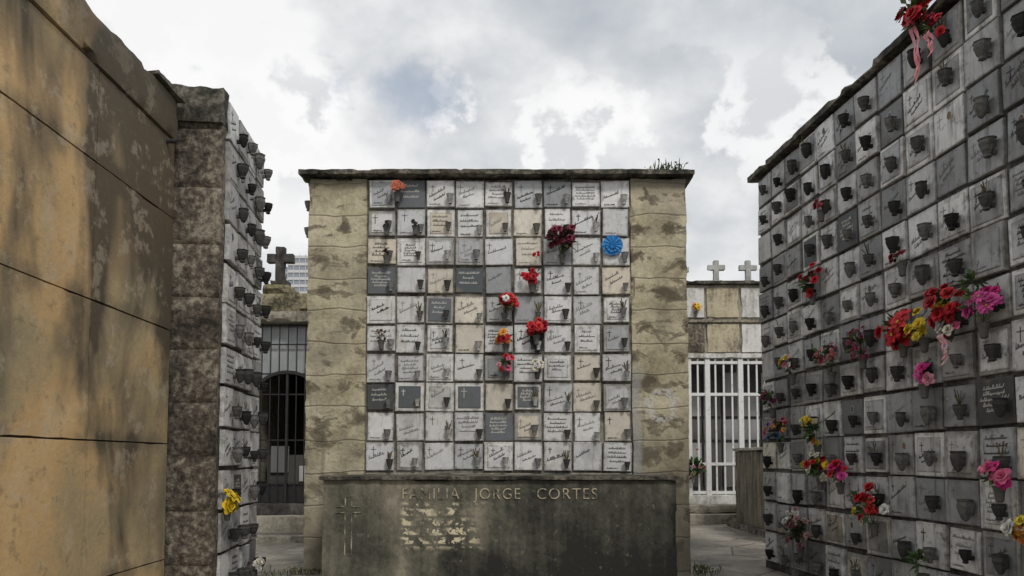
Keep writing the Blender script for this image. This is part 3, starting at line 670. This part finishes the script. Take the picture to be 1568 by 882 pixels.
C(0.33, 3.28, 0.16, RED + RED + [(0.3, .01, .02)], 11, 0.06, 'rose', 12, 0.75)
C(-0.08, 3.14, 0.14, RED + RED + ORA, 9, 0.05, 'rose', 14, 0.7)
C(-0.08, 2.78, 0.15, RED + RED + PINK + YEL, 10, 0.046, 'rose', 18, 1.0)
C(0.34, 2.76, 0.09, WHT, 8, 0.045, 'rose', 8, 0.8, vase=(0.05, 0.05, 0.05))
C(-1.76, 3.17, 0.11, [(0.2, 0.14, 0.09), (0.1, 0.07, 0.05)], 5, 0.025, 'rose', 20, 1.2, green=[(0.09, 0.08, 0.05), (0.14, 0.11, 0.07)])
C(-1.70, 4.68, 0.06, [(0.03, .03, .03)], 3, 0.03, 'rose', 10, 1.1, green=[(0.03, .03, .03)])
C(-1.31, 4.70, 0.07, [(0.05, .05, .04)], 3, 0.03, 'rose', 12, 1.1, green=[(0.04, .04, .035)])
C(-1.70, 4.28, 0.06, [(0.03, .02, .02)], 3, 0.03, 'rose', 10, 1.1, green=[(0.03, .03, .03)])
mb = MB()
for sx, L in ((-0.05, 0.28), (0.0, 0.34), (0.06, 0.3)):
    prev = None
    for k in range(9):
        f = k / 8; c0 = Vector((0.33 + sx + .01 * math.sin(f * 9), 9.90 + .01 * math.sin(f * 7 + sx * 40), 3.26 - f * L))
        if prev: mb.face([prev + Vector((-.035, 0, 0)), prev + Vector((.035, 0.01, 0)), c0 + Vector((.035, 0.01, 0)), c0 + Vector((-.035, 0, 0))], (0.015, 0.015, 0.017))
        prev = c0
mb.build('black_mourning_ribbon', M_PETAL)
mb = MB(); c0 = Vector((1.37, 9.93, 4.41))
for ring, (r0, r1, yy) in enumerate(((0.0, 0.055, -0.035), (0.04, 0.10, -0.02), (0.08, 0.145, 0.0))):
    n = 26
    for k in range(n):
        a0 = 2 * math.pi * k / n; a1 = 2 * math.pi * (k + 1) / n; d0 = 0.012 * (k % 2); d1 = 0.012 * ((k + 1) % 2)
        v = R.uniform(.7, 1.15); rj = r1 * R.uniform(.9, 1.04)
        mb.face([c0 + Vector((r0 * math.cos(a0), yy, r0 * math.sin(a0))), c0 + Vector((r0 * math.cos(a1), yy, r0 * math.sin(a1))),
                 c0 + Vector((rj * math.cos(a1), yy - d1, rj * math.sin(a1))), c0 + Vector((rj * math.cos(a0), yy - d0, rj * math.sin(a0)))], (0.03 * v, 0.25 * v, 0.62 * v))
mb.build('blue_paper_rosette', M_PETAL)

mr = Matrix.Translation((3.53, 10.4, 0)) @ Matrix.Rotation(math.radians(-85), 4, 'Z')
nr = (mr.to_3x3() @ Vector((0, -1, 0.15)))
def W(Y, z, rad, *a, **k):
    Y = Y * .955; z = 1.5 + (z - 1.5) * .95
    p = mr @ Vector(((10.4 - Y) * 1.004, -0.14, z)); return bouquet(p, nr, rad * 1.1, *a, **k)
W(6.85, 5.78, 0.22, RED, 14, 0.07, 'rose', 26, 0.8, ribbon=(0.85, 0.3, 0.35), vase=None)
W(6.65, 5.52, 0.12, RED + PINK, 7, 0.05, 'rose', 16, 1.2, ribbon=(0.85, 0.35, 0.4), vase=None)
W(6.35, 5.75, 0.16, [(0.1, 0.25, 0.5), (0.3, 0.3, 0.5)] + RED, 7, 0.05, 'rose', 12, vase=None)
W(8.82, 4.60, 0.10, [(0.3, .06, .07), (0.45, .08, .1)], 7, 0.04, 'rose', 8)
W(9.09, 3.72, 0.18, RED, 12, 0.055, 'rose', 20, 1.2)
W(7.28, 3.52, 0.08, [(0.28, .03, .04)], 6, 0.04, 'rose', 6)
W(9.66, 2.75, 0.16, YEL + PINK + WHT, 13, 0.05, 'rose', 18)
W(8.67, 2.72, 0.21, [(0.5, .14, .18), (0.35, .06, .09), (0.55, .28, .28)], 16, 0.05, 'poin', 24)
W(8.02, 2.78, 0.18, [(0.28, .04, .09), (0.36, .07, .14), (0.18, .02, .06)], 34, 0.028, 'rose', 12, 1.3)
W(7.30, 2.84, 0.21, RED, 13, 0.09, 'poin', 22, 0.8)
W(6.98, 2.76, 0.13, YEL, 11, 0.055, 'rose', 8, 1.3)
W(6.62, 2.90, 0.20, RED + RED + RED + YEL, 16, 0.065, 'rose', 22, 0.9)
W(6.60, 2.66, 0.10, WHT + PINK, 7, 0.045, 'rose', 6, vase=None, ribbon=(0.85, 0.45, 0.52))
W(6.20, 2.84, 0.20, MAG, 17, 0.065, 'daisy', 18, 0.8)
W(6.25, 3.05, 0.14, [(0.1, .14, .05)], 1, 0.02, 'rose', 34, 1.3, vase=None)
W(7.0, 2.31, 0.12, MAG + PINK, 7, 0.055, 'daisy', 8, 0.7)
W(10.28, 2.35, 0.16, [(0.12, .03, .1), (0.3, .04, .1)], 7, 0.04, 'rose', 30)
W(10.05, 1.90, 0.20, [(0.1, .2, .5), (0.6, .1, .2), (0.7, .35, .08), (0.3, .1, .4)], 20, 0.045, 'rose', 26)
W(9.05, 1.88, 0.22, YEL + ORA + [(0.5, .45, .3)], 12, 0.045, 'daisy', 46, 1.0)
W(9.0, 1.44, 0.20, RED + WHT + YEL, 15, 0.05, 'rose', 22, 1.0)
W(8.55, 1.36, 0.15, MAG + RED, 10, 0.055, 'rose', 12)
W(7.89, 1.00, 0.20, RED + YEL + WHT, 16, 0.055, 'rose', 28, 1.2)
W(9.54, 0.60, 0.24, WHT + [(0.55, .3, .3), (0.3, .12, .14)], 24, 0.045, 'rose', 50, 1.2, green=[(0.12, .1, .07), (0.06, .08, .03), (0.2, .17, .12)])
W(6.09, 1.38, 0.12, MAG + RED + PINK, 9, 0.06, 'rose', 22, 0.8)
W(5.78, 0.96, 0.14, WHT + ORA + YEL, 11, 0.06, 'rose', 20)
W(7.1, 0.55, 0.16, [(0.06, .1, .03)], 1, 0.02, 'rose', 40, 1.2)
ml = Matrix.Translation((-2.97, 7.4, 0)) @ Matrix.Rotation(math.radians(95.5), 4, 'Z')
nl = ml.to_3x3() @ Vector((0, -1, .1))
bouquet(ml @ Vector((0.12, -0.12, 1.08)), nl, 0.11, YEL, 8, 0.09, 'poin', 4)
bouquet(ml @ Vector((1.1, -0.16, 0.32)), nl, 0.12, WHT, 10, 0.05, 'rose', 18)
bouquet((4.5, 17.93, 5.20), (0, -1, 0), 0.13, RED + ORA + YEL, 8, 0.06, 'rose', 10)
bouquet((4.36, 17.85, 1.35), (0, -1, 0.1), 0.34, [(0.3, .03, .04), (0.4, .2, .15), (0.5, .25, .3)], 12, 0.05, 'rose', 80, 1.6, vase=(0.3, .28, .25))

# ---------------------------------------------------------------- weeds
def weeds(name, cx, cy, cz, w, d, n, h, cols):
    mb = MB()
    for i in range(n):
        b = Vector((cx + R.gauss(0, w), cy + R.gauss(0, d), cz)); a = R.uniform(0, 6.28); L = h * R.uniform(.4, 1.1); lean = R.uniform(.1, .8)
        t = b + Vector((math.cos(a) * L * lean, math.sin(a) * L * lean, L)); s = Vector((-math.sin(a), math.cos(a), 0)) * h * .06; m = (b + t) / 2 + Vector((0, 0, L * .12)); c = R.choice(cols)
        mb.face([b - s * .6, b + s * .6, m + s, m - s], c); mb.face([m - s, m + s, t], c)
        if R.random() < .7:
            leaf(mb, m, Vector((R.uniform(-1, 1), R.uniform(-1, 1), .4)), h * .4, h * .1, R.choice(cols))
    mb.build(name, M_WEED)
WG = [(0.06, .09, .03), (0.09, .11, .04), (0.05, .06, .03), (0.13, .12, .06)]
weeds('weeds_on_roof', 2.16, 9.95, 5.43, 0.10, 0.08, 70, 0.14, WG)
weeds('weeds_on_roof', 1.94, 9.95, 5.43, 0.06, 0.06, 24, 0.07, WG)
weeds('weeds', 2.5, 9.8, 0, 0.09, 0.1, 50, 0.14, WG + [(0.5, .5, .42)])
weeds('weeds', -2.75, 9.75, 0, 0.16, 0.08, 70, 0.10, WG)
weeds('weeds', -3.1, 9.6, 0, 0.12, 0.2, 40, 0.08, WG)
weeds('weeds', 4.9, 14.5, 0, 0.05, 1.2, 60, 0.12, WG)

# ---------------------------------------------------------------- world
w = bpy.data.worlds.new('World'); sc.world = w; w.use_nodes = True; nt = w.node_tree; nt.nodes.clear()
out = nt.nodes.new('ShaderNodeOutputWorld'); bg = nt.nodes.new('ShaderNodeBackground'); nt.links.new(bg.outputs[0], out.inputs[0])
bg.inputs['Strength'].default_value = 0.1
to_sun = Vector((0.35, -0.75, 0.95)).normalized()
sky = nt.nodes.new('ShaderNodeTexSky'); sky.sky_type = 'NISHITA'; sky.sun_disc = False
sky.sun_elevation = math.asin(to_sun.z); sky.sun_rotation = math.atan2(to_sun.x, to_sun.y)
class WG_(G):
    cap = 7
    def __init__(s): s.nt = nt; tc = nt.nodes.new('ShaderNodeTexCoord'); s.obj = tc.outputs['Generated']; s.uv = tc.outputs['UV']
g = WG_()
big = g.noise(1.7, 6, 0.5, vec=g.map((1, 1, 1.6), (0.3, 0.1, 0.0)), dist=0.2)
det = g.noise(5.0, 7, 0.52, vec=g.map((1, 1, 1.5), (1.3, 2.1, 0.4)), dist=0.1)
f = g.math('ADD', g.math('MULTIPLY', big, 0.45), g.math('MULTIPLY', det, 0.55))
cl = g.ramp(f, [(0.39, (0.50, 0.535, 0.58)), (0.47, (0.63, 0.66, 0.695)), (0.52, (0.77, 0.785, 0.80)), (0.58, (0.95, 0.95, 0.95))])
D = g.xyz()
# sunlit cumulus tops with grey bases, in a belt above the roofs
n4 = g.noise(5.5, 7, 0.55, vec=g.map((1, 1, 1.2), (4.4, 0.2, 2.2)), dist=0.1)
band = g.math('MULTIPLY', g.step(D[2], 0.30, 0.38), g.step(D[2], 0.42, 0.52, 1, 0))
cl = g.mix(g.math('MULTIPLY', g.step(n4, 0.49, 0.53), g.math('MULTIPLY', band, 0.8)), cl, (1.0, 1.0, 1.0))
cl = g.mix(g.math('MULTIPLY', g.step(n4, 0.555, 0.60), g.math('MULTIPLY', band, 0.7)), cl, (0.62, 0.64, 0.67))
vm = nt.nodes.new('ShaderNodeVectorMath'); vm.operation = 'SCALE'; nt.links.new(cl, vm.inputs[0]); vm.inputs[3].default_value = 9.8
hole = g.step(g.noise(3.6, 6, 0.6, vec=g.map((1, 1, 1.8), (7.1, 3.2, 1.2))), 0.62, 0.70, 0, 0.4)
dx = g.math('MULTIPLY', g.math('ADD', D[0], 0.115), 0.8); dz = g.math('MULTIPLY', g.math('SUBTRACT', D[2], 0.445), 1.7)
rr = g.math('ADD', g.math('SQRT', g.math('ADD', g.math('MULTIPLY', dx, dx), g.math('MULTIPLY', dz, dz))), g.math('MULTIPLY', g.math('SUBTRACT', g.noise(14, 5, .6), .5), .14))
hole = g.math('MAXIMUM', hole, g.math('MULTIPLY', g.step(rr, 0.01, 0.07, 0.6, 0), g.step(D[1], 0, .3)))
fin = g.mix(hole, vm.outputs[0], g.mix(0.5, sky.outputs[0], (4.6, 5.4, 6.6)))
nt.links.new(fin, bg.inputs[0])

sun = bpy.data.lights.new('sun', 'SUN'); sun.energy = 1.5; sun.angle = math.radians(10); sun.color = (1, 0.96, 0.9)
so = link(bpy.data.objects.new('sun', sun)); so.rotation_euler = to_sun.to_track_quat('Z', 'Y').to_euler()

cam = bpy.data.cameras.new('camera'); cam.lens = 26.0; cam.sensor_width = 36; cam.shift_y = 0.1256; cam.clip_end = 4000
co = link(bpy.data.objects.new('camera', cam)); co.location = (0, 0, 1.5); co.rotation_euler = (math.radians(93.3), 0, 0)
sc.camera = co
